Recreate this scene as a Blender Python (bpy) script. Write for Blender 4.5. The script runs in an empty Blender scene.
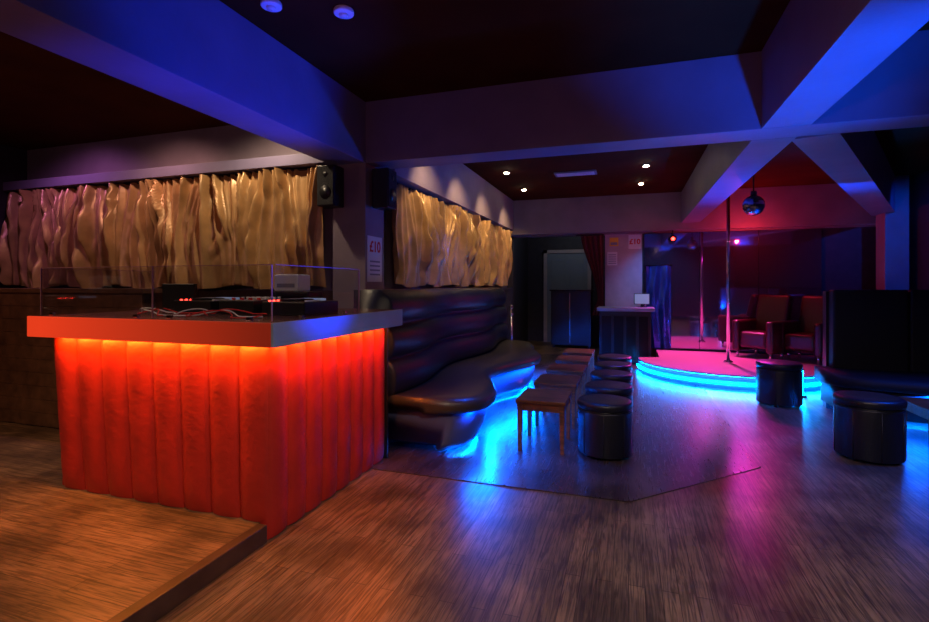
import bpy, bmesh, math, random
from mathutils import Vector, Matrix
random.seed(4)
scene = bpy.context.scene
scene.view_settings.view_transform = 'Standard'
scene.view_settings.look = 'None'

# ------------------------------------------------------------ materials
def new_mat(name):
    m = bpy.data.materials.new(name); m.use_nodes = True
    nt = m.node_tree
    return m, nt, nt.nodes['Principled BSDF']

def pmat(name, col, rough=0.5, metal=0.0, emis=None, estr=0.0, noise=0.0, nscale=8.0, bump=0.0, bscale=60.0, coat=0.0, spec=0.5, sheen=0.0):
    m, nt, b = new_mat(name)
    b.inputs['Base Color'].default_value = (*col, 1)
    b.inputs['Roughness'].default_value = rough
    b.inputs['Metallic'].default_value = metal
    b.inputs['Coat Weight'].default_value = coat
    b.inputs['Specular IOR Level'].default_value = spec
    b.inputs['Sheen Weight'].default_value = sheen
    if emis:
        b.inputs['Emission Color'].default_value = (*emis, 1)
        b.inputs['Emission Strength'].default_value = estr
    tc = nt.nodes.new('ShaderNodeTexCoord')
    if noise > 0:
        n = nt.nodes.new('ShaderNodeTexNoise'); n.inputs['Scale'].default_value = nscale
        n.inputs['Detail'].default_value = 6
        nt.links.new(tc.outputs['Object'], n.inputs['Vector'])
        r = nt.nodes.new('ShaderNodeValToRGB')
        r.color_ramp.elements[0].position = 0.3; r.color_ramp.elements[1].position = 0.7
        r.color_ramp.elements[0].color = (*[c*(1-noise) for c in col], 1)
        r.color_ramp.elements[1].color = (*[min(1, c*(1+noise)) for c in col], 1)
        nt.links.new(n.outputs['Fac'], r.inputs['Fac'])
        nt.links.new(r.outputs['Color'], b.inputs['Base Color'])
    if bump > 0:
        n2 = nt.nodes.new('ShaderNodeTexNoise'); n2.inputs['Scale'].default_value = bscale
        n2.inputs['Detail'].default_value = 4
        nt.links.new(tc.outputs['Object'], n2.inputs['Vector'])
        bp = nt.nodes.new('ShaderNodeBump'); bp.inputs['Strength'].default_value = bump
        bp.inputs['Distance'].default_value = 0.01
        nt.links.new(n2.outputs['Fac'], bp.inputs['Height'])
        nt.links.new(bp.outputs['Normal'], b.inputs['Normal'])
    return m

def wood(name, c1, c2, angle=90, rough=0.4, plank=1.1, row=0.085, mortar=0.0015, grain=0.5, seam=0.25, bstr=0.3, gs=55):
    m, nt, b = new_mat(name)
    L = nt.links.new; N = nt.nodes.new
    tc = N('ShaderNodeTexCoord'); mp = N('ShaderNodeMapping')
    mp.inputs['Rotation'].default_value = (0, 0, math.radians(angle))
    L(tc.outputs['Object'], mp.inputs['Vector'])
    br = N('ShaderNodeTexBrick')
    br.inputs['Scale'].default_value = 1.0
    br.inputs['Brick Width'].default_value = plank
    br.inputs['Row Height'].default_value = row
    br.inputs['Mortar Size'].default_value = mortar
    br.inputs['Mortar Smooth'].default_value = 0.2
    br.inputs['Bias'].default_value = 0.0
    br.offset = 0.37; br.offset_frequency = 2
    br.inputs['Color1'].default_value = (*c1, 1); br.inputs['Color2'].default_value = (*c2, 1)
    br.inputs['Mortar'].default_value = (*[c*seam for c in c1], 1)
    L(mp.outputs['Vector'], br.inputs['Vector'])
    mp2 = N('ShaderNodeMapping'); mp2.inputs['Scale'].default_value = (3.0, gs, 20)
    L(mp.outputs['Vector'], mp2.inputs['Vector'])
    n = N('ShaderNodeTexNoise'); n.inputs['Scale'].default_value = 1.0; n.inputs['Detail'].default_value = 9
    n.inputs['Distortion'].default_value = 2.0
    L(mp2.outputs['Vector'], n.inputs['Vector'])
    r = N('ShaderNodeValToRGB')
    r.color_ramp.elements[0].position = 0.40; r.color_ramp.elements[0].color = (1-grain, 1-grain, 1-grain, 1)
    r.color_ramp.elements[1].position = 0.58; r.color_ramp.elements[1].color = (1.0, 1.0, 1.0, 1)
    L(n.outputs['Fac'], r.inputs['Fac'])
    mx = N('ShaderNodeMixRGB'); mx.blend_type = 'MULTIPLY'; mx.inputs['Fac'].default_value = 1
    L(br.outputs['Color'], mx.inputs['Color1']); L(r.outputs['Color'], mx.inputs['Color2'])
    n3 = N('ShaderNodeTexNoise'); n3.inputs['Scale'].default_value = 2.6; n3.inputs['Detail'].default_value = 9
    L(tc.outputs['Object'], n3.inputs['Vector'])
    r3 = N('ShaderNodeValToRGB')
    r3.color_ramp.elements[0].position = 0.38; r3.color_ramp.elements[0].color = (0.42, 0.40, 0.40, 1)
    r3.color_ramp.elements[1].position = 0.62; r3.color_ramp.elements[1].color = (1.2, 1.14, 1.08, 1)
    L(n3.outputs['Fac'], r3.inputs['Fac'])
    mx2 = N('ShaderNodeMixRGB'); mx2.blend_type = 'MULTIPLY'; mx2.inputs['Fac'].default_value = 0.85
    L(mx.outputs['Color'], mx2.inputs['Color1']); L(r3.outputs['Color'], mx2.inputs['Color2'])
    L(mx2.outputs['Color'], b.inputs['Base Color'])
    rr = N('ShaderNodeMapRange'); rr.inputs['To Min'].default_value = rough+0.10; rr.inputs['To Max'].default_value = rough-0.06
    L(n.outputs['Fac'], rr.inputs['Value']); L(rr.outputs['Result'], b.inputs['Roughness'])
    bp = N('ShaderNodeBump'); bp.inputs['Strength'].default_value = bstr; bp.inputs['Distance'].default_value = 0.003
    L(mx.outputs['Color'], bp.inputs['Height']); L(bp.outputs['Normal'], b.inputs['Normal'])
    return m

M = {}
M['floor'] = wood('oak_floorboards', (0.25, 0.17, 0.118), (0.165, 0.115, 0.083), 90, 0.31, grain=0.6, mortar=0.0022, seam=0.3, row=0.07, plank=1.0)
M['plat'] = wood('platform_boards', (0.31, 0.175, 0.095), (0.23, 0.13, 0.07), 0, 0.38, row=0.085, grain=0.55, mortar=0.002, seam=0.3)
M['dark'] = wood('dark_floorboards', (0.09, 0.063, 0.065), (0.065, 0.046, 0.05), 90, 0.27, bstr=0.06, grain=0.35)
M['clad'] = pmat('dark_timber', (0.14, 0.062, 0.032), 0.45, noise=0.35, nscale=12, bump=0.3, bscale=20)
M['step'] = pmat('step_edge_timber', (0.07, 0.035, 0.022), 0.4, noise=0.3, nscale=10)
M['plaster'] = pmat('grey_plaster', (0.23, 0.18, 0.22), 0.6, noise=0.12, nscale=3, bump=0.15, bscale=40)
M['beam'] = pmat('painted_beam', (0.20, 0.17, 0.28), 0.5, noise=0.1, nscale=3, bump=0.1, bscale=30)
M['ceil'] = pmat('dark_ceiling_paint', (0.060, 0.016, 0.005), 0.9, noise=0.2, nscale=2, spec=0.05)
M['wallD'] = pmat('dark_wall_paint', (0.03, 0.022, 0.03), 0.6, noise=0.2)
M['wallP'] = pmat('pale_wall_paint', (0.48, 0.38, 0.38), 0.6, noise=0.08)
M['black'] = pmat('black_plastic', (0.012, 0.012, 0.014), 0.35)
M['blackm'] = pmat('black_metal', (0.02, 0.02, 0.022), 0.3, 0.8)
M['grille'] = pmat('speaker_grille', (0.012, 0.012, 0.014), 0.8, bump=0.8, bscale=250)
M['leather'] = pmat('black_leather', (0.008, 0.009, 0.018), 0.38, bump=0.25, bscale=90, coat=0.05)
M['leatherM'] = pmat('matt_black_leather', (0.008, 0.008, 0.014), 0.6, bump=0.25, bscale=90, spec=0.3)
M['leatherT'] = pmat('brown_black_leather', (0.04, 0.034, 0.028), 0.30, bump=0.25, bscale=90, coat=0.1)
M['vinyl'] = pmat('blue_black_vinyl', (0.08, 0.10, 0.24), 0.3, bump=0.2, bscale=70, coat=0.3)
M['red'] = pmat('red_upholstery', (0.50, 0.022, 0.016), 0.5, bump=0.3, bscale=30, noise=0.10, nscale=6)
M['curtain'] = pmat('champagne_satin', (0.47, 0.27, 0.11), 0.34, metal=0.2, noise=0.3, nscale=5, bump=0.25, bscale=18)
M['redcurt'] = pmat('dark_red_drape', (0.12, 0.01, 0.015), 0.7)
M['tabwood'] = wood('table_wood', (0.26, 0.095, 0.04), (0.20, 0.075, 0.03), 0, 0.35, plank=3, row=0.5)
M['counter'] = pmat('counter_laminate', (0.22, 0.25, 0.38), 0.35, noise=0.05)
M['countertop'] = pmat('counter_top_dark', (0.13, 0.04, 0.04), 0.25)
M['chrome'] = pmat('chrome', (0.8, 0.8, 0.82), 0.12, 1.0)
M['ballm'] = pmat('disco_ball_tiles', (0.35, 0.35, 0.4), 0.15, 1.0)
M['white'] = pmat('white_plastic', (0.75, 0.75, 0.76), 0.4)
M['paper'] = pmat('white_card', (0.75, 0.74, 0.72), 0.7)
M['redprint'] = pmat('red_print', (0.7, 0.02, 0.02), 0.6)
M['yellow'] = pmat('yellow_card', (0.8, 0.5, 0.05), 0.6)
M['greyprint'] = pmat('grey_print', (0.25, 0.25, 0.27), 0.6)
M['mirror'] = pmat('smoked_mirror', (0.55, 0.42, 0.58), 0.05, 0.95, bump=0.06, bscale=2.0)
M['foil'] = pmat('blue_foil', (0.05, 0.12, 0.5), 0.25, 0.8, bump=1.0, bscale=6)
M['stage'] = pmat('stage_top_gloss', (0.5, 0.26, 0.36), 0.3, coat=0.15)
M['stageside'] = pmat('stage_side', (0.10, 0.14, 0.22), 0.3)
M['door'] = pmat('painted_door', (0.22, 0.25, 0.28), 0.5)
M['ledC'] = pmat('cyan_led_strip', (0.1, 0.5, 1), 0.5, emis=(0.0, 0.24, 1.0), estr=130)
M['ledB'] = pmat('blue_led_strip', (0.0, 0.2, 1), 0.5, emis=(0.0, 0.12, 1.0), estr=420)
M['ledB2'] = pmat('blue_led_strip_soft', (0.0, 0.2, 1), 0.5, emis=(0.0, 0.12, 1.0), estr=60)
M['ledO'] = pmat('orange_led_strip', (1, 0.4, 0.1), 0.5, emis=(1.0, 0.2, 0.02), estr=4)
M['ledR'] = pmat('red_lamp', (1, 0.1, 0.1), 0.5, emis=(1.0, 0.03, 0.02), estr=14)
M['bulb'] = pmat('warm_bulb', (1, 0.9, 0.7), 0.5, emis=(1.0, 0.78, 0.5), estr=60)
M['grn'] = pmat('screen_glow', (0.2, 0.2, 0.3), 0.5, emis=(0.5, 0.65, 1.0), estr=0.22)
M['redwood'] = pmat('stage_chair_leather', (0.05, 0.004, 0.008), 0.35)
m, nt, b = new_mat('painted_glow_fascia')  # orange LED wash on the fascia painted in as emission, fading along X
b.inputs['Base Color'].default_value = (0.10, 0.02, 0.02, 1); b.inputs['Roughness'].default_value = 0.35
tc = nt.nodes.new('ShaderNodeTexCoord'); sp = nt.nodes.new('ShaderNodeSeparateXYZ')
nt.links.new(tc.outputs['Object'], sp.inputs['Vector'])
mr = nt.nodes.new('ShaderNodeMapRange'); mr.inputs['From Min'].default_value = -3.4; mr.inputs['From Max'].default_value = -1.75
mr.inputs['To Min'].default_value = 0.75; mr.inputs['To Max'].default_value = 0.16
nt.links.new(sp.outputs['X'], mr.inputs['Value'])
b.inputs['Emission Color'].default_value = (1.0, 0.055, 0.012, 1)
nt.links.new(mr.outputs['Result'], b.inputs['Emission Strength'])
M['glowface'] = m
m, nt, b = new_mat('clear_glass')
nt.nodes.remove(b)
out = nt.nodes['Material Output']
tr = nt.nodes.new('ShaderNodeBsdfTransparent'); tr.inputs[0].default_value = (0.94, 0.94, 0.96, 1)
gl = nt.nodes.new('ShaderNodeBsdfGlossy'); gl.inputs['Roughness'].default_value = 0.03
mx = nt.nodes.new('ShaderNodeMixShader'); mx.inputs[0].default_value = 0.07
nt.links.new(tr.outputs[0], mx.inputs[1]); nt.links.new(gl.outputs[0], mx.inputs[2]); nt.links.new(mx.outputs[0], out.inputs[0])
M['glass'] = m
m, nt, b = new_mat('glass_edge')
b.inputs['Base Color'].default_value = (0.3, 0.14, 0.18, 1); b.inputs['Roughness'].default_value = 0.25
M['gedge'] = m

# ------------------------------------------------------------ builder
class B:
    def __init__(s): s.bm = bmesh.new(); s.mats = []
    def mi(s, mat):
        if mat not in s.mats: s.mats.append(mat)
        return s.mats.index(mat)
    def add(s, t, mat, smooth=False):
        i = s.mi(mat)
        bmesh.ops.recalc_face_normals(t, faces=t.faces)
        for f in t.faces: f.material_index = i; f.smooth = smooth
        me = bpy.data.meshes.new('tmp'); t.to_mesh(me); t.free()
        s.bm.from_mesh(me); bpy.data.meshes.remove(me)
    def box(s, mn, mx, mat, bev=0.0, seg=2, rot=None):
        t = bmesh.new(); bmesh.ops.create_cube(t, size=1)
        c = [(a+b_)/2 for a, b_ in zip(mn, mx)]; d = [b_-a for a, b_ in zip(mn, mx)]
        bmesh.ops.scale(t, vec=d, verts=t.verts)
        if bev > 0:
            bmesh.ops.bevel(t, geom=t.edges[:], offset=bev, segments=seg, profile=0.6, affect='EDGES')
        if rot: bmesh.ops.rotate(t, cent=(0, 0, 0), matrix=rot, verts=t.verts)
        bmesh.ops.translate(t, vec=c, verts=t.verts)
        s.add(t, M[mat], bev > 0.012)
    def cyl(s, p1, p2, r, mat, r2=None, seg=24, bev=0.0, smooth=True):
        p1 = Vector(p1); p2 = Vector(p2); v = p2-p1
        t = bmesh.new()
        bmesh.ops.create_cone(t, cap_ends=True, segments=seg, radius1=r, radius2=r if r2 is None else r2, depth=v.length)
        if bev > 0:
            es = [e for e in t.edges if abs(e.verts[0].co.z-e.verts[1].co.z) < 1e-5]
            bmesh.ops.bevel(t, geom=es, offset=bev, segments=4, profile=0.5, affect='EDGES')
        q = Vector((0, 0, 1)).rotation_difference(v.normalized()).to_matrix()
        bmesh.ops.rotate(t, cent=(0, 0, 0), matrix=q, verts=t.verts)
        bmesh.ops.translate(t, vec=(p1+p2)/2, verts=t.verts)
        s.add(t, M[mat], smooth)
    def sph(s, c, r, mat, sc=(1, 1, 1), u=24, v=14, smooth=True):
        t = bmesh.new(); bmesh.ops.create_uvsphere(t, u_segments=u, v_segments=v, radius=r)
        bmesh.ops.scale(t, vec=sc, verts=t.verts)
        bmesh.ops.translate(t, vec=c, verts=t.verts)
        s.add(t, M[mat], smooth)
    def grid(s, pts, mat, smooth=True, closed=False):
        t = bmesh.new()
        V = [[t.verts.new(p) for p in row] for row in pts]
        n = len(V)
        for i in range(n-1):
            for j in range(len(V[0])-1):
                t.faces.new((V[i][j], V[i+1][j], V[i+1][j+1], V[i][j+1]))
            if closed: t.faces.new((V[i][-1], V[i+1][-1], V[i+1][0], V[i][0]))
        if closed:
            t.faces.new(V[0]); t.faces.new(V[-1])
        s.add(t, M[mat], smooth)
    def prism(s, poly, z0, z1, mat, bev=0.0):
        t = bmesh.new()
        f = t.faces.new([t.verts.new((x, y, z0)) for x, y in poly])
        r = bmesh.ops.extrude_face_region(t, geom=[f])
        bmesh.ops.translate(t, vec=(0, 0, z1-z0), verts=[g for g in r['geom'] if isinstance(g, bmesh.types.BMVert)])
        if bev > 0:
            es = [e for e in t.edges if abs(e.verts[0].co.z-e.verts[1].co.z) < 1e-5]
            bmesh.ops.bevel(t, geom=es, offset=bev, segments=4, profile=0.5, affect='EDGES')
        s.add(t, M[mat], bev > 0)
    def tube(s, pts, r, mat, seg=8):
        pts = [Vector(p) for p in pts]; rows = []
        for i, p in enumerate(pts):
            d = (pts[min(i+1, len(pts)-1)]-pts[max(i-1, 0)]).normalized()
            a = d.cross(Vector((0, 0, 1)))
            if a.length < 1e-3: a = Vector((1, 0, 0))
            a.normalize(); b_ = d.cross(a)
            rows.append([p+a*r*math.cos(k*2*math.pi/seg)+b_*r*math.sin(k*2*math.pi/seg) for k in range(seg)])
        s.grid(rows, mat, True, True)
    def done(s, name, loc=(0, 0, 0), rz=0.0):
        me = bpy.data.meshes.new(name); s.bm.to_mesh(me); s.bm.free()
        for m_ in s.mats: me.materials.append(m_)
        o = bpy.data.objects.new(name, me); scene.collection.objects.link(o)
        o.location = loc; o.rotation_euler = (0, 0, rz)
        return o
def inst(o, loc, rz=0.0):
    n = bpy.data.objects.new(o.name.split('.')[0], o.data); scene.collection.objects.link(n)
    n.location = loc; n.rotation_euler = (0, 0, rz); return n
def simple(name, mn, mx, mat, bev=0.0):
    b = B(); b.box(mn, mx, mat, bev); return b.done(name)
def text(b, s_, size, loc, rot, mat, ext=0.001, bold=0.0):
    cu = bpy.data.curves.new('t', 'FONT'); cu.body = s_; cu.size = size; cu.extrude = ext; cu.offset = bold
    cu.align_x = 'CENTER'; cu.align_y = 'CENTER'
    o = bpy.data.objects.new('t', cu); scene.collection.objects.link(o)
    o.location = loc; o.rotation_euler = rot
    bpy.context.view_layer.update()
    me = bpy.data.meshes.new_from_object(o.evaluated_get(bpy.context.evaluated_depsgraph_get()))
    me.transform(o.matrix_world)
    t = bmesh.new(); t.from_mesh(me)
    b.add(t, M[mat]); bpy.data.objects.remove(o); bpy.data.meshes.remove(me)

CH = 3.0; BZ = 2.45
# ------------------------------------------------------------ shell
simple('floor', (-7, -3, -0.1), (4.1, 12.6, 0), 'floor')
b = B(); b.prism([(-1.79, 3.28), (0, 3.28), (0.92, 4.2), (0.92, 7.25), (0.3, 8.3), (0.3, 9.8), (-2.2, 9.8), (-2.2, 3.65), (-1.79, 3.65)], 0.0005, 0.004, 'dark')
for p, q in [((-1.77, 3.28), (0, 3.28)), ((0, 3.28), (0.92, 4.2)), ((0.92, 4.2), (0.92, 7.25))]:
    v = Vector((q[0]-p[0], q[1]-p[1], 0)); n = Vector((-v.y, v.x, 0)).normalized()*0.012
    b.prism([(p[0]-n.x, p[1]-n.y), (q[0]-n.x, q[1]-n.y), (q[0]+n.x, q[1]+n.y), (p[0]+n.x, p[1]+n.y)], 0.0005, 0.006, 'dark')
b.done('floor_inlay')
b = B(); b.box((-7, -3, 0.0), (-1.86, 3.5, 0.09), 'plat'); b.box((-7, 3.5, 0.0), (-2.62, 4.05, 0.09), 'plat')
b.done('floor_platform')
simple('trim_1', (-1.86, -3, 0.0), (-1.8, 2.17, 0.093), 'step', 0.006)
simple('ceiling', (-7, -3, CH), (4.1, 12.6, CH+0.1), 'ceil')
simple('wall_left', (-7.1, -3, -0.1), (-7, 4.15, CH), 'wallD')
simple('wall_front', (-7.1, -3.1, -0.1), (4.2, -3, CH), 'wallD')
simple('wall_right', (4.1, -3, -0.1), (4.2, 12.6, CH), 'wallD')
simple('wall_curtain_side', (-7, 4.15, 0), (-2.59, 4.3, CH), 'plaster')
simple('wall_bay', (-2.5, 4.37, 0), (-2.32, 9.8, CH), 'plaster')
b = B()
b.box((-2.32, 9.8, 2.3), (4.1, 9.95, CH), 'plaster')
b.box((-0.42, 9.8, 0), (0.24, 9.95, 2.3), 'wallP')
b.box((0.24, 9.8, 0), (4.1, 9.95, 2.3), 'wallD')
b.box((-2.32, 9.8, 0), (-2.2, 9.95, 2.3), 'wallD')
b.done('wall_back')
simple('wall_corridor_end', (-2.32, 12.0, 0), (0, 12.1, CH), 'wallD')
simple('wall_corridor_left', (-2.42, 9.8, 0), (-2.32, 12.1, CH), 'wallD')
simple('wall_corridor_right', (-0.3, 9.95, 0), (-0.2, 12.0, CH), 'wallD')
simple('column', (-2.59, 4.0, 0), (-2.25, 4.36, CH), 'plaster', 0.005)
simple('beam_cross', (-2.25, 4.0, BZ), (4.1, 4.3, CH-0.001), 'beam', 0.004)
simple('beam_left', (-2.59, -3, BZ), (-2.25, 4.0, CH-0.001), 'beam', 0.004)
simple('beam_right', (0.89, -3, BZ), (1.19, 3.999, CH-0.001), 'beam', 0.004)
simple('beam_bay', (0.89, 4.301, BZ), (1.19, 9.6, CH-0.001), 'beam', 0.004)
b = B()
p = Vector((1.30, 4.3)); q = Vector((3.85, 9.6)); d = (q-p).normalized(); n = Vector((d.y, -d.x))*0.15
b.prism([tuple(p-n), (p.x+0.16, 4.3), tuple(q+n), tuple(q-n)], BZ, CH-0.001, 'beam'); b.done('beam_diagonal')
simple('beam_back', (-2.32, 9.6, 2.33), (4.1, 9.8, CH-0.001), 'plaster', 0.004)
simple('beam_bay_left', (-2.32, 4.37, 2.42), (-2.14, 9.6, CH-0.001), 'plaster', 0.004)
simple('beam_pelmet', (-7, 3.9, 2.46), (-2.6, 4.15, 2.56), 'beam', 0.004)
b = B(); b.box((-7, 3.06, 0.09), (-3.75, 3.16, 1.28), 'step'); b.box((-7, 3.02, 1.28), (-3.72, 3.2, 1.32), 'clad', 0.005)
for k in range(10): b.box((-7, 3.04, 0.10+k*0.118), (-3.75, 3.062, 0.216+k*0.118), 'clad', 0.003)
b.done('timber_partition')
simple('dado_panel', (-7, 4.05, 0.09), (-2.62, 4.149, 1.30), 'step')

# ------------------------------------------------------------ curtains
def curtain(name, p0, p1, z0, z1, nrm, amp, seed, mat='curtain', per=0.8):
    rnd = random.Random(seed)
    L = math.dist(p0, p1); n = int(L*120); mrows = 56
    folds = []; s = 0
    while s < L:
        w = rnd.uniform(0.035, 0.09); folds.append((s, w, rnd.uniform(0.4, 1.5), rnd.uniform(-1, 1), rnd.uniform(0, 6.3), rnd.uniform(0, 0.5) if rnd.random() < 0.4 else -1)); s += w*1.3
    rows = []
    for j in range(mrows+1):
        v = j/mrows; z = z0+(z1-z0)*v; g = math.sin(v*math.pi)
        hs = [0.0]*(n+1)
        for (c, w, a, dr, ph, end) in folds:
            cc = c+0.07*dr*(1-v)**1.2+0.014*math.sin(v*6+ph)+0.065*math.sin(2*math.pi*c/per+seed)*math.sin(v*3.6+0.4)
            ww = w*(0.75+0.45*(1-v)); aa = a*(0.8+0.3*math.sin(v*5+ph))
            if end > 0: aa *= min(1, max(0.15, (v-end)*4+0.5))
            i0 = max(0, int((cc-2.2*ww)/L*n)); i1 = min(n, int((cc+2.2*ww)/L*n)+1)
            for i in range(i0, i1+1):
                e = (i/n*L-cc)/(ww*0.46)
                h = aa*math.exp(-e*e)
                if h > hs[i]: hs[i] = h
        row = []
        for i in range(n+1):
            u = i/n; s_ = u*L
            cph = math.cos(2*math.pi*s_/per+seed)
            sw = max(0, math.sin(v*15+2.4*cph+1.2*math.sin(s_*2.3)))**1.5
            off = amp*1.75*hs[i]*(1-0.3*sw) + 0.026*g*(1+math.sin(s_*4.2+seed)) + 0.022*sw*g*(0.3+0.7*math.sin(s_*1.9+seed)**2)
            row.append((p0[0]+(p1[0]-p0[0])*u+nrm[0]*off, p0[1]+(p1[1]-p0[1])*u+nrm[1]*off, z+(0.02*math.sin(s_*7.85+1) if j == 0 else 0)))
        rows.append(row)
    b = B(); b.grid(rows, mat)
    b.cyl((p0[0], p0[1], z1), (p1[0], p1[1], z1), 0.015, 'blackm', seg=10)
    return b.done(name)
curtain('curtain', (-6.95, 4.0), (-2.66, 4.0), 1.33, 2.44, (0, -1), 0.062, 2)
curtain('curtain', (-2.24, 4.45), (-2.24, 9.5), 1.345, 2.38, (1, 0), 0.060, 5)

b = B(); rows = []
for j in range(21):
    v = j/20; z = 2.28-1.5*v
    wd = 0.42*(1-0.75*math.sin(min(1, v*1.15)*math.pi/2)**1.5) + (0.12*max(0, v-0.8)*5 if v > 0.8 else 0)
    rows.append([(-0.44-wd*(i/40), 9.70+0.03*math.sin(i/40*math.pi*9), z) for i in range(41)])
b.grid(rows, 'redcurt'); b.cyl((-0.44, 9.7, 2.29), (-0.95, 9.7, 2.29), 0.012, 'blackm'); b.done('red_drape')

# ------------------------------------------------------------ DJ booth
b = B()
X0, X1, Y0, Y1 = -3.36, -1.80, 2.20, 3.5
SX = -3.52
def channels(pa, pb, nrm, cnt, z0, z1, flare0=0.0):
    n = cnt*16; rows = []
    L = Vector((pb[0]-pa[0], pb[1]-pa[1]))
    for j in range(25):
        v = j/24; z = z0+(z1-z0)*v; row = []
        for i in range(n+1):
            u = i/n; k = int(u*cnt*0.9999); f = abs(math.sin(u*cnt*math.pi))**0.5
            puff = 0.044*f*(1-0.5*abs(2*v-1)**12) + 0.0012*f*math.sin(v*17+k*2.3) + 0.0006*math.sin(v*41+k*5+u*60)
            fx = -flare0*v*(1-u)
            row.append((pa[0]+L.x*u+nrm[0]*puff+fx, pa[1]+L.y*u+nrm[1]*puff, z))
        rows.append(row)
    b.grid(rows, 'red')
channels((X0, Y0), (X1, Y0), (0, -1), 8, 0.091, 1.05, 0.09)
channels((X1-0.02, Y0-0.02), (X1-0.02, Y1), (1, 0), 8, 0.004, 1.05)
b.box((X0-0.03, Y0+0.005, 0.091), (X1-0.065, Y0+0.05, 1.05), 'red')
b.box((X1-0.055, Y0-0.018, 0.004), (X1-0.018, Y1, 1.05), 'red')
b.box((X0-0.03, Y0+0.05, 0.091), (X0+0.02, 3.0, 1.05), 'red')
b.box((X1-0.055, Y1, 0.004), (X1+0.02, Y1+0.02, 1.05), 'black')
b.box((SX, 2.10, 1.05), (-1.715, 3.6, 1.145), 'counter')
b.box((SX+0.02, 2.105, 1.145), (-1.71, 3.59, 1.158), 'countertop')
b.box((SX, 2.085, 1.033), (-1.71, 2.10, 1.159), 'glowface', 0.004)
b.box((-1.71, 2.085, 1.033), (-1.695, 3.6, 1.159), 'counter', 0.004)
b.box((-3.38, 2.112, 1.044), (-1.74, 2.122, 1.0495), 'ledO')
b.box((-1.733, 2.16, 1.044), (-1.723, 3.5, 1.0495), 'ledO')
b.done('dj_booth')
GZ = 1.160
b = B()
def pane(x0, y0, x1, y1):
    b.box((min(x0, x1), min(y0, y1), GZ), (max(x0, x1)+(0.008 if x0 == x1 else 0), max(y0, y1)+(0.008 if y0 == y1 else 0), 1.455), 'glass')
    b.box((min(x0, x1), min(y0, y1), 1.455), (max(x0, x1)+(0.008 if x0 == x1 else 0), max(y0, y1)+(0.008 if y0 == y1 else 0), 1.458), 'gedge')
pane(-3.50, 2.15, -2.58, 2.15); pane(-2.57, 2.15, -1.76, 2.15)
pane(-1.755, 2.17, -1.755, 3.02); pane(-3.51, 2.17, -3.51, 2.95)
for x in (-3.503, -2.579, -1.76): b.box((x, 2.149, GZ), (x+0.003, 2.159, 1.455), 'gedge')
b.box((-1.755, 3.02, GZ), (-1.747, 3.024, 1.455), 'gedge')
for x, y in [(-3.4, 2.15), (-2.7, 2.15), (-2.45, 2.15), (-1.9, 2.15)]: b.box((x-0.015, y-0.006, GZ), (x+0.015, y+0.014, 1.18), 'chrome')
for y in (2.4, 2.85): b.box((-1.761, y-0.015, GZ), (-1.741, y+0.015, 1.18), 'chrome')
b.done('glass_screen')

def player():
    b = B(); b.box((-0.16, -0.19, 0), (0.16, 0.19, 0.085), 'black', 0.008)
    b.cyl((0, -0.05, 0.085), (0, -0.05, 0.1), 0.105, 'blackm', seg=40); b.cyl((0, -0.05, 0.1), (0, -0.05, 0.103), 0.05, 'greyprint')
    b.box((-0.08, 0.09, 0.085), (0.08, 0.16, 0.1), 'grn')
    b.box((0.125, -0.14, 0.085), (0.14, 0.0, 0.095), 'white')
    for k in range(3): b.cyl((-0.13, -0.15+k*0.04, 0.085), (-0.13, -0.15+k*0.04, 0.092), 0.008, 'ledR', seg=12)
    return b
pl = player().done('cd_deck', (-2.78, 2.8, GZ)); inst(pl, (-2.05, 2.8, GZ))
b = B(); b.box((-0.14, -0.18, 0), (0.14, 0.18, 0.09), 'black', 0.008)
for i in range(4):
    for j in range(4): b.cyl((-0.09+i*0.06, -0.02+j*0.05, 0.09), (-0.09+i*0.06, -0.02+j*0.05, 0.108), 0.011, 'white', seg=10)
    b.box((-0.095+i*0.06, -0.15, 0.09), (-0.085+i*0.06, -0.05, 0.092), 'white'); b.box((-0.1+i*0.06, -0.11+i*0.01, 0.09), (-0.08+i*0.06, -0.095+i*0.01, 0.105), 'redprint')
b.done('dj_mixer', (-2.42, 2.8, GZ))
b = B()
for k, (xa, ya, xb, yb, w) in enumerate([(-3.0, 2.4, -2.3, 2.33, 0.06), (-2.9, 2.32, -2.0, 2.4, 0.05), (-2.6, 2.36, -1.95, 2.28, 0.07), (-3.1, 2.5, -2.5, 2.42, 0.05), (-2.8, 2.45, -2.1, 2.5, 0.04)]):
    pts = []
    for i in range(50):
        t = i/49; pts.append((xa+(xb-xa)*t, ya+(yb-ya)*t+w*math.sin(t*11+k), GZ+0.005+0.002*k+0.03*max(0, math.sin(t*9+k*2))))
    b.tube(pts, 0.004, 'white' if k % 2 else 'redprint')
b.done('audio_cables')
b = B(); b.box((-0.12, -0.02, 0.012), (0.12, 0.02, 0.2), 'black', 0.006); b.box((-0.09, -0.06, 0), (0.09, 0.06, 0.012), 'black')
b.box((-0.11, 0.0205, 0.022), (0.11, 0.022, 0.19), 'grn'); b.done('small_monitor', (-3.2, 2.9, GZ), 0.35)
b = B(); b.box((-0.16, -0.1, 0), (0.16, 0.1, 0.14), 'black', 0.01)
b.box((-0.13, -0.105, 0.04), (0.13, -0.1, 0.11), 'blackm')
for k in (-0.07, 0, 0.07): b.cyl((k, -0.105, 0.02), (k, -0.12, 0.02), 0.01, 'white', seg=10)
b.done('amplifier', (-2.45, 3.3, GZ))
b = B(); b.box((-0.11, -0.08, 0), (0.11, 0.08, 0.13), 'white', 0.012); b.box((-0.08, -0.083, 0.03), (0.08, -0.08, 0.06), 'greyprint')
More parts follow.
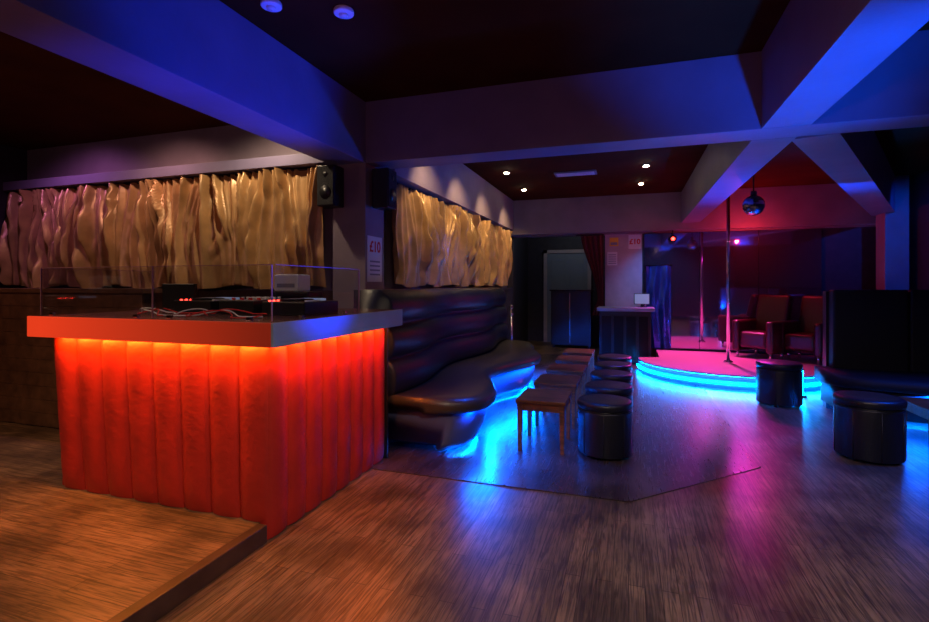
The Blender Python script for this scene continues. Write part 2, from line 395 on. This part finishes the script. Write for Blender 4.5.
b.box((-0.06, -0.06, 0.13), (0.06, 0.05, 0.135), 'greyprint'); b.done('receipt_printer', (-2.50, 3.3, GZ+0.141))

# ------------------------------------------------------------ speakers
def speaker(b):
    b.box((-0.09, -0.09, -0.18), (0.09, 0.07, 0.18), 'black', 0.01)
    b.box((-0.08, -0.096, -0.17), (0.08, -0.09, 0.17), 'grille', 0.002)
    b.cyl((0, -0.096, -0.06), (0, -0.098, -0.06), 0.06, 'black'); b.cyl((0, -0.096, 0.1), (0, -0.098, 0.1), 0.025, 'black')
    b.box((-0.03, 0.07, -0.03), (0.03, 0.10, 0.03), 'black')
b = B(); speaker(b); b.done('wall_speaker', (-2.54, 3.898, 2.23))
b = B(); speaker(b); b.done('wall_speaker', (-2.149, 4.15, 2.23), math.pi/2)

b = B(); b.box((-2.249, 4.03, 1.38), (-2.243, 4.30, 1.80), 'paper'); text(b, '£10', 0.14, (-2.242, 4.165, 1.7), (math.pi/2, 0, math.pi/2), 'redprint', bold=0.003)
for k in range(4): b.box((-2.243, 4.07, 1.44+k*0.04), (-2.2415, 4.26, 1.455+k*0.04), 'greyprint')
b.done('price_poster')
b = B(); b.box((0.0, 9.79, 2.02), (0.22, 9.799, 2.28), 'paper'); text(b, '£10', 0.13, (0.11, 9.788, 2.15), (math.pi/2, 0, 0), 'redprint', bold=0.004); b.done('price_poster')
b = B(); b.box((-0.34, 9.79, 2.08), (-0.18, 9.799, 2.24), 'yellow'); b.box((-0.32, 9.788, 2.1), (-0.2, 9.79, 2.15), 'greyprint'); b.done('warning_sign')
b = B(); b.box((-0.38, 9.79, 1.72), (-0.2, 9.799, 1.97), 'paper')
for k in range(5): b.box((-0.36, 9.788, 1.75+k*0.04), (-0.22, 9.79, 1.765+k*0.04), 'greyprint')
b.done('licence_notice')

# ------------------------------------------------------------ banquette (left bay)
def front(y): return -1.23 + 0.15*math.sin((y-3.35)/2.35*2*math.pi - 0.35)
def back(y): return -1.86 + 0.07*math.sin((y-3.35)/2.35*2*math.pi - 0.35)
YA, YB = 3.61, 7.9
b = B()
ys = [YA+(YB-YA)*i/110 for i in range(111)]
def endround(y, r=0.32):
    e = min(y-YA, YB-y)
    return 0 if e > r else r-math.sqrt(max(0, r*r-(r-e)**2))
def F(y): return front(y)-endround(y)*1.0
rows = []
for y in ys:
    xf = F(y); xb = -2.12
    rows.append([(xb, y, 0.365), (xf-0.05, y, 0.365), (xf-0.03, y, 0.345), (xf-0.012, y, 0.345), (xf, y, 0.375), (xf-0.004, y, 0.41), (xf-0.04, y, 0.445), (xf-0.1, y, 0.462), (xf-0.3, y, 0.47), (xb, y, 0.455)])
b.grid(rows, 'leatherT', True, True)
rows = []
for y in ys[2:-2]:
    xf = F(y)-0.02
    rows.append([(-2.12, y, 0.09), (xf-0.165, y, 0.09), (xf-0.16, y, 0.052), (xf-0.145, y, 0.045), (xf-0.12, y, 0.09), (xf-0.085, y, 0.17), (xf-0.068, y, 0.24), (xf-0.068, y, 0.31), (xf-0.085, y, 0.364), (-2.12, y, 0.364)])
b.grid(rows, 'vinyl', True, True)
b.prism([(-2.1, YA+0.3)]+[(F(y)-0.36, y) for y in ys[8:-8:3]]+[(-2.1, YB-0.3)], 0.005, 0.09, 'black')
b.tube([(F(y)-0.205, y, 0.07) for y in ys[4:-4]], 0.008, 'ledB', 6)
b.tube([(F(y)-0.058, y, 0.355) for y in ys[4:-4]], 0.006, 'ledB2', 6)
prof = []; zs = [0.44, 0.74, 1.02, 1.28]
for k in range(3):
    for i in range(9):
        t = i/8
        prof.append((0.07*math.sin(math.pi*t)**0.55 - 0.02*k, zs[k]+(zs[k+1]-zs[k])*t))
rows = []
for y in ys:
    xb = back(y)
    rows.append([(-2.14, y, 0.44)]+[(xb+px, y, z) for px, z in prof]+[(xb-0.08, y, 1.31), (-2.14, y, 1.31)])
b.grid(rows, 'leather', True, True)
b.done('banquette')
simple('trim_2', (-2.32, 4.37, 1.25), (-2.145, 9.6, 1.30), 'wallD')
simple('dado_panel', (-2.319, 4.37, 0.0), (-2.15, 9.6, 1.249), 'wallD')

# ------------------------------------------------------------ tables & stools
def table():
    b = B(); w = 0.20; d = 0.24; h = 0.42
    b.box((-w, -d, h-0.03), (w, d, h), 'tabwood', 0.006)
    for x in (-1, 1):
        for y in (-1, 1):
            t = bmesh.new(); bmesh.ops.create_cube(t, size=1)
            for v in t.verts:
                top = v.co.z > 0; s_ = 0.04 if top else 0.028
                v.co = Vector((x*(w-0.03)+(v.co.x)*s_, y*(d-0.03)+(v.co.y)*s_, h-0.03 if top else 0))
            b.add(t, M['tabwood'])
    for x in (-1, 1): b.box((x*(w-0.03)-0.01, -d+0.05, h-0.09), (x*(w-0.03)+0.01, d-0.05, h-0.03), 'tabwood')
    for y in (-1, 1): b.box((-w+0.05, y*(d-0.03)-0.01, h-0.09), (w-0.05, y*(d-0.03)+0.01, h-0.03), 'tabwood')
    return b
t0 = table().done('low_table', (-0.67, 4.22, 0.004))
for y in (4.97, 5.72, 6.47, 7.2): inst(t0, (-0.66, y, 0.004))
inst(t0, (2.33, 4.85, 0.0))
def stool(r=0.215, h=0.445):
    b = B(); b.cyl((0, 0, 0.02), (0, 0, h-0.085), r-0.006, 'leather', seg=48, bev=0.01)
    b.cyl((0, 0, h-0.085), (0, 0, h-0.078), r-0.012, 'black', seg=48)
    b.cyl((0, 0, h-0.078), (0, 0, h-0.01), r, 'leather', seg=48, bev=0.028)
    b.sph((0, 0, h-0.018), r*0.9, 'leatherT', (1, 1, 0.09), 40, 10)
    for a in range(4):
        an = a*math.pi/2+0.78; b.cyl((math.cos(an)*(r-0.05), math.sin(an)*(r-0.05), 0), (math.cos(an)*(r-0.05), math.sin(an)*(r-0.05), 0.02), 0.02, 'black', seg=10)
    for a in range(8):
        an = a*math.pi/4; b.tube([(math.cos(an)*(r-0.005), math.sin(an)*(r-0.005), z) for z in (0.03, 0.2, h-0.1)], 0.003, 'black', 5)
    return b
s0 = stool().done('round_stool', (-0.18, 4.15, 0.004))
for y in (4.78, 5.43, 6.08, 6.73): inst(s0, (-0.17, y, 0.004), y)
s1 = stool(0.23, 0.49).done('round_stool', (1.79, 4.72, 0))
inst(s1, (1.62, 6.5, 0), 0.4)

# ------------------------------------------------------------ stage
b = B()
cx, cy, r = 1.45, 8.5, 1.3
arc = [(cx+r*math.cos(a), cy+r*math.sin(a)) for a in [math.pi+i*math.pi/48 for i in range(49)]]
poly = arc + [(3.6, 8.55), (3.6, 9.59), (0.47, 9.59), (0.47, 8.6)]
b.prism(poly, 0.0, 0.13, 'stageside'); b.prism(poly, 0.13, 0.19, 'stage')
b.tube([(cx+(r+0.012)*math.cos(a), cy+(r+0.012)*math.sin(a), 0.075) for a in [math.pi+0.02+i*(math.pi-0.04)/60 for i in range(61)]], 0.014, 'ledC', 6)
b.tube([(cx+(r+0.012)*math.cos(a), cy+(r+0.012)*math.sin(a), 0.175) for a in [math.pi+0.02+i*(math.pi-0.04)/60 for i in range(61)]], 0.010, 'chrome', 6)
b.done('stage')
b = B(); b.cyl((0, 0, 0.19), (0, 0, CH), 0.025, 'chrome', seg=20); b.cyl((0, 0, 0.19), (0, 0, 0.22), 0.08, 'chrome', r2=0.05); b.cyl((0, 0, CH-0.03), (0, 0, CH), 0.05, 'chrome', r2=0.08)
b.done('dance_pole', (1.42, 8.35, 0))
b = B()
xs = [0.27, 1.2, 2.13, 3.06]
for i in range(3): b.box((xs[i]+0.004, 9.77, 0.2), (xs[i+1]-0.004, 9.799, 2.29), 'mirror'); b.box((xs[i]-0.004, 9.768, 0.2), (xs[i]+0.004, 9.799, 2.3), 'blackm')
b.done('mirror_panels')
b = B(); rows = []
for j in range(41):
    v = j/40; z = 0.20+1.50*v
    row = []
    for i in range(41):
        u = i/40
        row.append((0.31+0.42*u, 9.71+0.018*math.sin(u*14+1.2*math.sin(v*4))+0.010*math.sin(v*13+u*7), z))
    rows.append(row)
b.grid(rows, 'foil', True); b.cyl((0.29, 9.71, 1.71), (0.75, 9.71, 1.71), 0.012, 'blackm'); b.done('foil_drape')
def armchair():
    b = B(); R = Matrix.Rotation(math.radians(-14), 3, 'X')
    b.box((-0.22, -0.3, 0.16), (0.22, 0.27, 0.42), 'redwood', 0.06, 4)
    b.box((-0.26, 0.2, 0.3), (0.26, 0.34, 1.0), 'redwood', 0.06, 4, rot=R)
    for s_ in (-1, 1):
        b.box((s_*0.27-0.06, -0.32, 0.1), (s_*0.27+0.06, 0.3, 0.6), 'redwood', 0.05, 4)
    for x in (-0.26, 0.26):
        for y in (-0.26, 0.24): b.cyl((x, y, 0), (x, y, 0.13), 0.02, 'chrome', seg=10)
    return b
a0 = armchair().done('armchair', (2.05, 9.1, 0.19), -0.75); inst(a0, (2.62, 8.9, 0.19), -0.75); inst(a0, (3.2, 8.85, 0.19), -0.8)

b = B(); b.box((-0.48, 8.95, 0.0045), (0.36, 9.5, 0.9), 'black', 0.01); b.box((-0.52, 8.9, 0.9), (0.42, 9.55, 0.96), 'counter', 0.006)
for k in range(4): b.box((-0.44+k*0.2, 8.94, 0.08), (-0.28+k*0.2, 8.952, 0.82), 'blackm', 0.004)
b.done('reception_desk')
b = B(); b.box((-0.13, -0.02, 0.05), (0.13, 0.01, 0.24), 'black', 0.006); b.box((-0.12, -0.023, 0.06), (0.12, -0.02, 0.23), 'grn'); b.box((-0.02, -0.01, 0.01), (0.02, 0.01, 0.06), 'black'); b.box((-0.08, -0.07, 0), (0.08, 0.07, 0.012), 'black')
b.done('till_screen', (0.22, 9.3, 0.961), 0.1)

b = B(); b.box((-1.84, 11.93, 0), (-0.9, 11.98, 2.1), 'door', 0.004)
b.box((-1.92, 11.9, 0), (-1.84, 11.999, 2.18), 'wallP'); b.box((-0.9, 11.9, 0), (-0.82, 11.999, 2.18), 'wallP'); b.box((-1.92, 11.9, 2.1), (-0.82, 11.999, 2.18), 'wallP')
for x0, x1 in ((-1.74, -1.42), (-1.32, -1.0)):
    for z0, z1 in ((0.2, 0.9), (1.1, 1.95)): b.box((x0, 11.915, z0), (x1, 11.932, z1), 'door', 0.006)
b.cyl((-0.98, 11.9, 1.02), (-0.98, 11.93, 1.02), 0.03, 'chrome'); b.done('door_1')
b = B(); b.box((-1.6, 10.9, 0.05), (-0.75, 11.3, 1.22), 'black', 0.01); b.box((-1.63, 10.87, 1.22), (-0.72, 11.33, 1.25), 'blackm'); b.box((-1.2, 10.885, 0.1), (-1.19, 10.9, 1.18), 'chrome')
for x in (-1.55, -0.8): b.box((x-0.03, 10.95, 0), (x+0.03, 11.25, 0.05), 'black')
b.done('storage_cabinet')
b = B(); b.cyl((0, 0, 0), (0, 0, 0.03), 0.14, 'blackm'); b.cyl((0, 0, 0.03), (0, 0, 0.95), 0.022, 'chrome'); b.sph((0, 0, 0.97), 0.04, 'chrome'); b.cyl((0, 0, 0.82), (0, 0, 0.88), 0.035, 'chrome'); b.done('rope_post', (-1.92, 8.45, 0.004))

# ------------------------------------------------------------ right banquette
b = B()
XS = 1.95
def sfr(x): return 5.72+0.10*math.sin((x-1.8)*2.6+1.2)
xs = [XS+i*(4.08-XS)/70 for i in range(71)]
def er(x, r=0.3):
    e = x-XS
    return 0 if e > r else r-math.sqrt(max(0, r*r-(r-e)**2))
rows = []
for x in xs:
    f = sfr(x)+er(x); rows.append([(x, 6.45, 0.33), (x, f+0.05, 0.325), (x, f, 0.34), (x, f, 0.41), (x, f+0.05, 0.45), (x, f+0.15, 0.465), (x, 6.45, 0.46)])
b.grid(rows, 'leatherM', True, True)
rows = []
for x in xs[2:]:
    f = sfr(x)+er(x)+0.06; rows.append([(x, 6.45, 0.09), (x, f+0.10, 0.09), (x, f+0.095, 0.05), (x, f+0.08, 0.045), (x, f+0.01, 0.2), (x, f, 0.325), (x, 6.45, 0.325)])
b.grid(rows, 'leatherM', True, True)
b.box((2.2, 6.1, 0), (4.08, 6.45, 0.09), 'black')
b.tube([(x, sfr(x)+er(x)+0.19, 0.07) for x in xs[3:]], 0.007, 'ledB', 6)
for xa, xb in ((2.08, 2.74), (2.75, 3.41), (3.42, 4.08)): b.box((xa, 6.3, 0.3), (xb, 6.45, 1.3), 'leatherM', 0.03, 4)
b.box((2.06, 6.45, 0), (4.08, 6.55, 1.28), 'black')
b.done('corner_banquette')
b = B(); b.box((2.85, 7.3, 0.0), (3.0, 8.1, 1.28), 'leatherM', 0.02)
b.done('booth_divider')
b = B(); b.cyl((0, 0, 0), (0, 0, 0.02), 0.05, 'black'); b.cyl((0, 0, 0.02), (0, 0, 0.32), 0.012, 'ledC'); b.cyl((0, 0, 0.32), (0, 0, 0.34), 0.02, 'black'); b.done('led_floor_tube', (1.99, 7.0, 0))
simple('column', (3.7, 9.2, 0), (4.0, 9.5, CH-0.0005), 'plaster', 0.005)

# ------------------------------------------------------------ ceiling things
b = B(); R = 0.12
t = bmesh.new(); bmesh.ops.create_uvsphere(t, u_segments=26, v_segments=16, radius=R); b.add(t, M['ballm'], False)
b.cyl((0, 0, R), (0, 0, CH-2.3), 0.008, 'blackm'); b.cyl((0, 0, R-0.005), (0, 0, R+0.05), 0.035, 'black'); b.cyl((0, 0, CH-2.3-0.1), (0, 0, CH-2.3), 0.05, 'black'); b.done('disco_ball', (1.42, 6.75, 2.3))
def downlight(x, y):
    b = B(); b.cyl((0, 0, -0.012), (0, 0, 0), 0.055, 'chrome', seg=24); b.sph((0, 0, -0.014), 0.036, 'bulb', (1, 1, 0.5)); return b
d0 = downlight(0, 0).done('ceiling_downlight', (-1.69, 7.13, CH))
DL = [(-1.71, 8.49), (0.23, 7.3), (0.19, 8.57)]
for x, y in DL: inst(d0, (x, y, CH))
b = B(); b.box((-0.3, -0.12, -0.02), (0.3, 0.12, 0), 'greyprint')
for k in range(6): b.box((-0.27, -0.1+k*0.035, -0.024), (0.27, -0.085+k*0.035, -0.02), 'white')
b.done('air_vent', (-0.74, 7.5, CH))
# smoke detectors on the ceiling near the left beam
b = B(); b.cyl((0, 0, -0.03), (0, 0, 0), 0.06, 'white', seg=24, bev=0.008); b.cyl((0, 0, -0.045), (0, 0, -0.03), 0.025, 'white'); sd = b.done('smoke_detector', (-1.98, 2.42, CH))
inst(sd, (-1.62, 2.62, CH))
def par(mat):
    b = B(); b.cyl((0, 0, 0), (0, 0, -0.08), 0.012, 'black'); b.cyl((0, 0.05, -0.12), (0, -0.09, -0.16), 0.055, 'black', r2=0.065); b.cyl((0, -0.09, -0.16), (0, -0.096, -0.162), 0.03, mat)
    return b
par('ledR').done('stage_lamp', (0.75, 9.66, 2.33))

# ------------------------------------------------------------ lights
def spot(name, loc, tgt, e, col, ang=80, r=0.08, blend=0.8):
    l = bpy.data.lights.new(name, 'SPOT'); l.energy = e; l.color = col; l.spot_size = math.radians(ang); l.spot_blend = blend; l.shadow_soft_size = r
    o = bpy.data.objects.new(name, l); scene.collection.objects.link(o); o.location = loc
    o.rotation_euler = (Vector(tgt)-Vector(loc)).to_track_quat('-Z', 'Y').to_euler(); return o
def point(name, loc, e, col, r=0.1):
    l = bpy.data.lights.new(name, 'POINT'); l.energy = e; l.color = col; l.shadow_soft_size = r
    o = bpy.data.objects.new(name, l); scene.collection.objects.link(o); o.location = loc; return o
def area(name, loc, d, up, e, col, sx, sy):
    l = bpy.data.lights.new(name, 'AREA'); l.shape = 'RECTANGLE'; l.size = sx; l.size_y = sy; l.energy = e; l.color = col
    o = bpy.data.objects.new(name, l); scene.collection.objects.link(o); o.location = loc
    z = -Vector(d).normalized(); x = Vector(up).normalized(); y = z.cross(x)
    o.rotation_euler = Matrix((x, y, z)).transposed().to_euler(); return o
W = (1.0, 0.80, 0.62)
area('booth_led', (-2.56, 2.122, 1.043), (0, 0.16, -1), (1, 0, 0), 14, (1.0, 0.30, 0.02), 1.6, 0.012)
area('booth_led', (-1.722, 2.83, 1.043), (-0.16, 0, -1), (0, 1, 0), 11, (1.0, 0.18, 0.012), 1.3, 0.012)
for k in range(8):
    y0 = YA+0.15+k*0.5; y1 = y0+0.5
    a_ = Vector((F(y0)-0.035, y0, 0.342)); c_ = Vector((F(y1)-0.035, y1, 0.342))
    if y1 > YB: break
    area('bench_led', (a_+c_)/2, (0.6, 0, -1), (c_-a_), 22.0 if k else 14.0, (0.0, 0.11, 1.0), (c_-a_).length, 0.01)
area('bench_led', (2.9, 5.75, 0.32), (0, -0.5, -1), (1, 0, 0), 55, (0.0, 0.10, 1.0), 1.7, 0.01)
spot('overhead_fill', (0.3, 0.5, 2.95), (0.2, 1.6, 0), 235, W, 130, 0.2)  # unseen overhead fill for the foreground floor, no fixture modelled
spot('overhead_fill', (1.9, 2.2, 2.95), (2.0, 2.9, 0), 85, (0.75, 0.62, 0.85), 120, 0.2)
spot('overhead_fill', (-3.6, 0.6, 2.95), (-3.4, 1.2, 0), 160, (1.0, 0.66, 0.40), 110, 0.2)
spot('overhead_fill', (-5.6, 0.9, 2.95), (-5.4, 2.8, 0.5), 50, (1.0, 0.50, 0.28), 80, 0.2)  # extra warm spot added to brighten the timber partition
spot('curtain_wash', (-3.15, 3.45, 2.93), (-3.3, 3.95, 1.5), 46, (1.0, 0.74, 0.48), 140, 0.04)
spot('curtain_wash', (-4.4, 3.4, 2.93), (-4.6, 3.95, 1.5), 30, (1.0, 0.54, 0.44), 140, 0.04)
spot('curtain_wash', (-5.7, 3.35, 2.93), (-5.8, 3.95, 1.6), 28, (0.6, 0.2, 0.6), 140, 0.04)
for yy in (4.9, 6.0, 7.2, 8.6): spot('bay_wash', (-1.65, yy, 2.9), (-2.2, yy+0.4, 1.8), 46, (1.0, 0.68, 0.34), 92, 0.04)
for x, y in [(-1.69, 7.13)]+DL: spot('downlight_beam', (x, y, CH-0.04), (x, y, 0), 22, (1, 0.75, 0.5), 90, 0.03)
spot('mauve_fill', (-0.8, 0.8, 1.6), (-0.6, 4.0, 2.8), 20, (0.8, 0.26, 0.48), 110, 0.2)  # added mauve fills without fixtures, brightening beam face and wall above curtain
spot('mauve_fill', (-4.6, 1.0, 1.9), (-4.6, 4.0, 2.9), 14, (0.8, 0.4, 0.5), 110, 0.2)
spot('blue_uplight', (-0.9, 2.6, 0.4), (-2.25, 2.5, 2.72), 380, (0.0, 0.04, 1), 48)
spot('blue_uplight', (1.5, 2.6, 0.4), (1.12, 3.2, 2.5), 620, (0.0, 0.10, 1), 56)
spot('blue_uplight', (2.1, 6.6, 0.8), (1.5, 5.9, 2.5), 420, (0.0, 0.07, 1), 120, 0.02)
spot('blue_uplight', (3.9, 7.6, 2.7), (3.85, 9.3, 1.9), 70, (0.0, 0.08, 1), 70, 0.01)
spot('blue_downlight', (3.0, 4.6, 2.9), (2.6, 4.4, 0), 380, (0.0, 0.08, 1), 80)
spot('bay_blue', (-0.5, 4.3, 2.4), (-1.0, 4.4, 0), 160, (0.0, 0.09, 1), 66)
spot('bay_blue', (-0.3, 5.0, 2.4), (-1.95, 5.8, 0.8), 110, (0.0, 0.06, 1), 70)
spot('bay_blue', (0.35, 6.6, 2.85), (0.4, 6.5, 0), 230, (0.1, 0.07, 1), 84, 0.02)
spot('stage_magenta', (1.3, 9.3, 2.25), (0.9, 8.4, 0.19), 560, (1.0, 0.07, 0.46), 85, 0.02)
spot('stage_magenta', (1.6, 9.3, 2.25), (0.75, 6.6, 0), 170, (0.85, 0.03, 0.75), 50, 0.02)
point('stage_red_glow', (1.9, 9.2, 2.15), 22, (1, 0.03, 0.06), 0.02)
spot('stage_red', (1.0, 7.9, 2.9), (1.45, 8.4, 1.2), 160, (1, 0.02, 0.03), 60, 0.02)
spot('stage_blue', (0.5, 8.7, 2.28), (0.55, 9.7, 1.2), 60, (0.1, 0.25, 1), 80, 0.02)
point('corridor_light', (-1.2, 10.6, 2.7), 7, (0.7, 0.85, 1), 0.1)
w = bpy.data.worlds.new('World'); scene.world = w; w.use_nodes = True
w.node_tree.nodes['Background'].inputs[0].default_value = (0.3, 0.2, 0.4, 1); w.node_tree.nodes['Background'].inputs[1].default_value = 0.02

# ------------------------------------------------------------ camera
cam = bpy.data.cameras.new('camera'); co = bpy.data.objects.new('camera', cam); scene.collection.objects.link(co)
cam.sensor_width = 36; cam.lens = 500/929*36; cam.shift_y = -26/929
co.location = (0, 0, 1.35); co.rotation_euler = (math.pi/2, 0, math.atan(164/500))
scene.camera = co
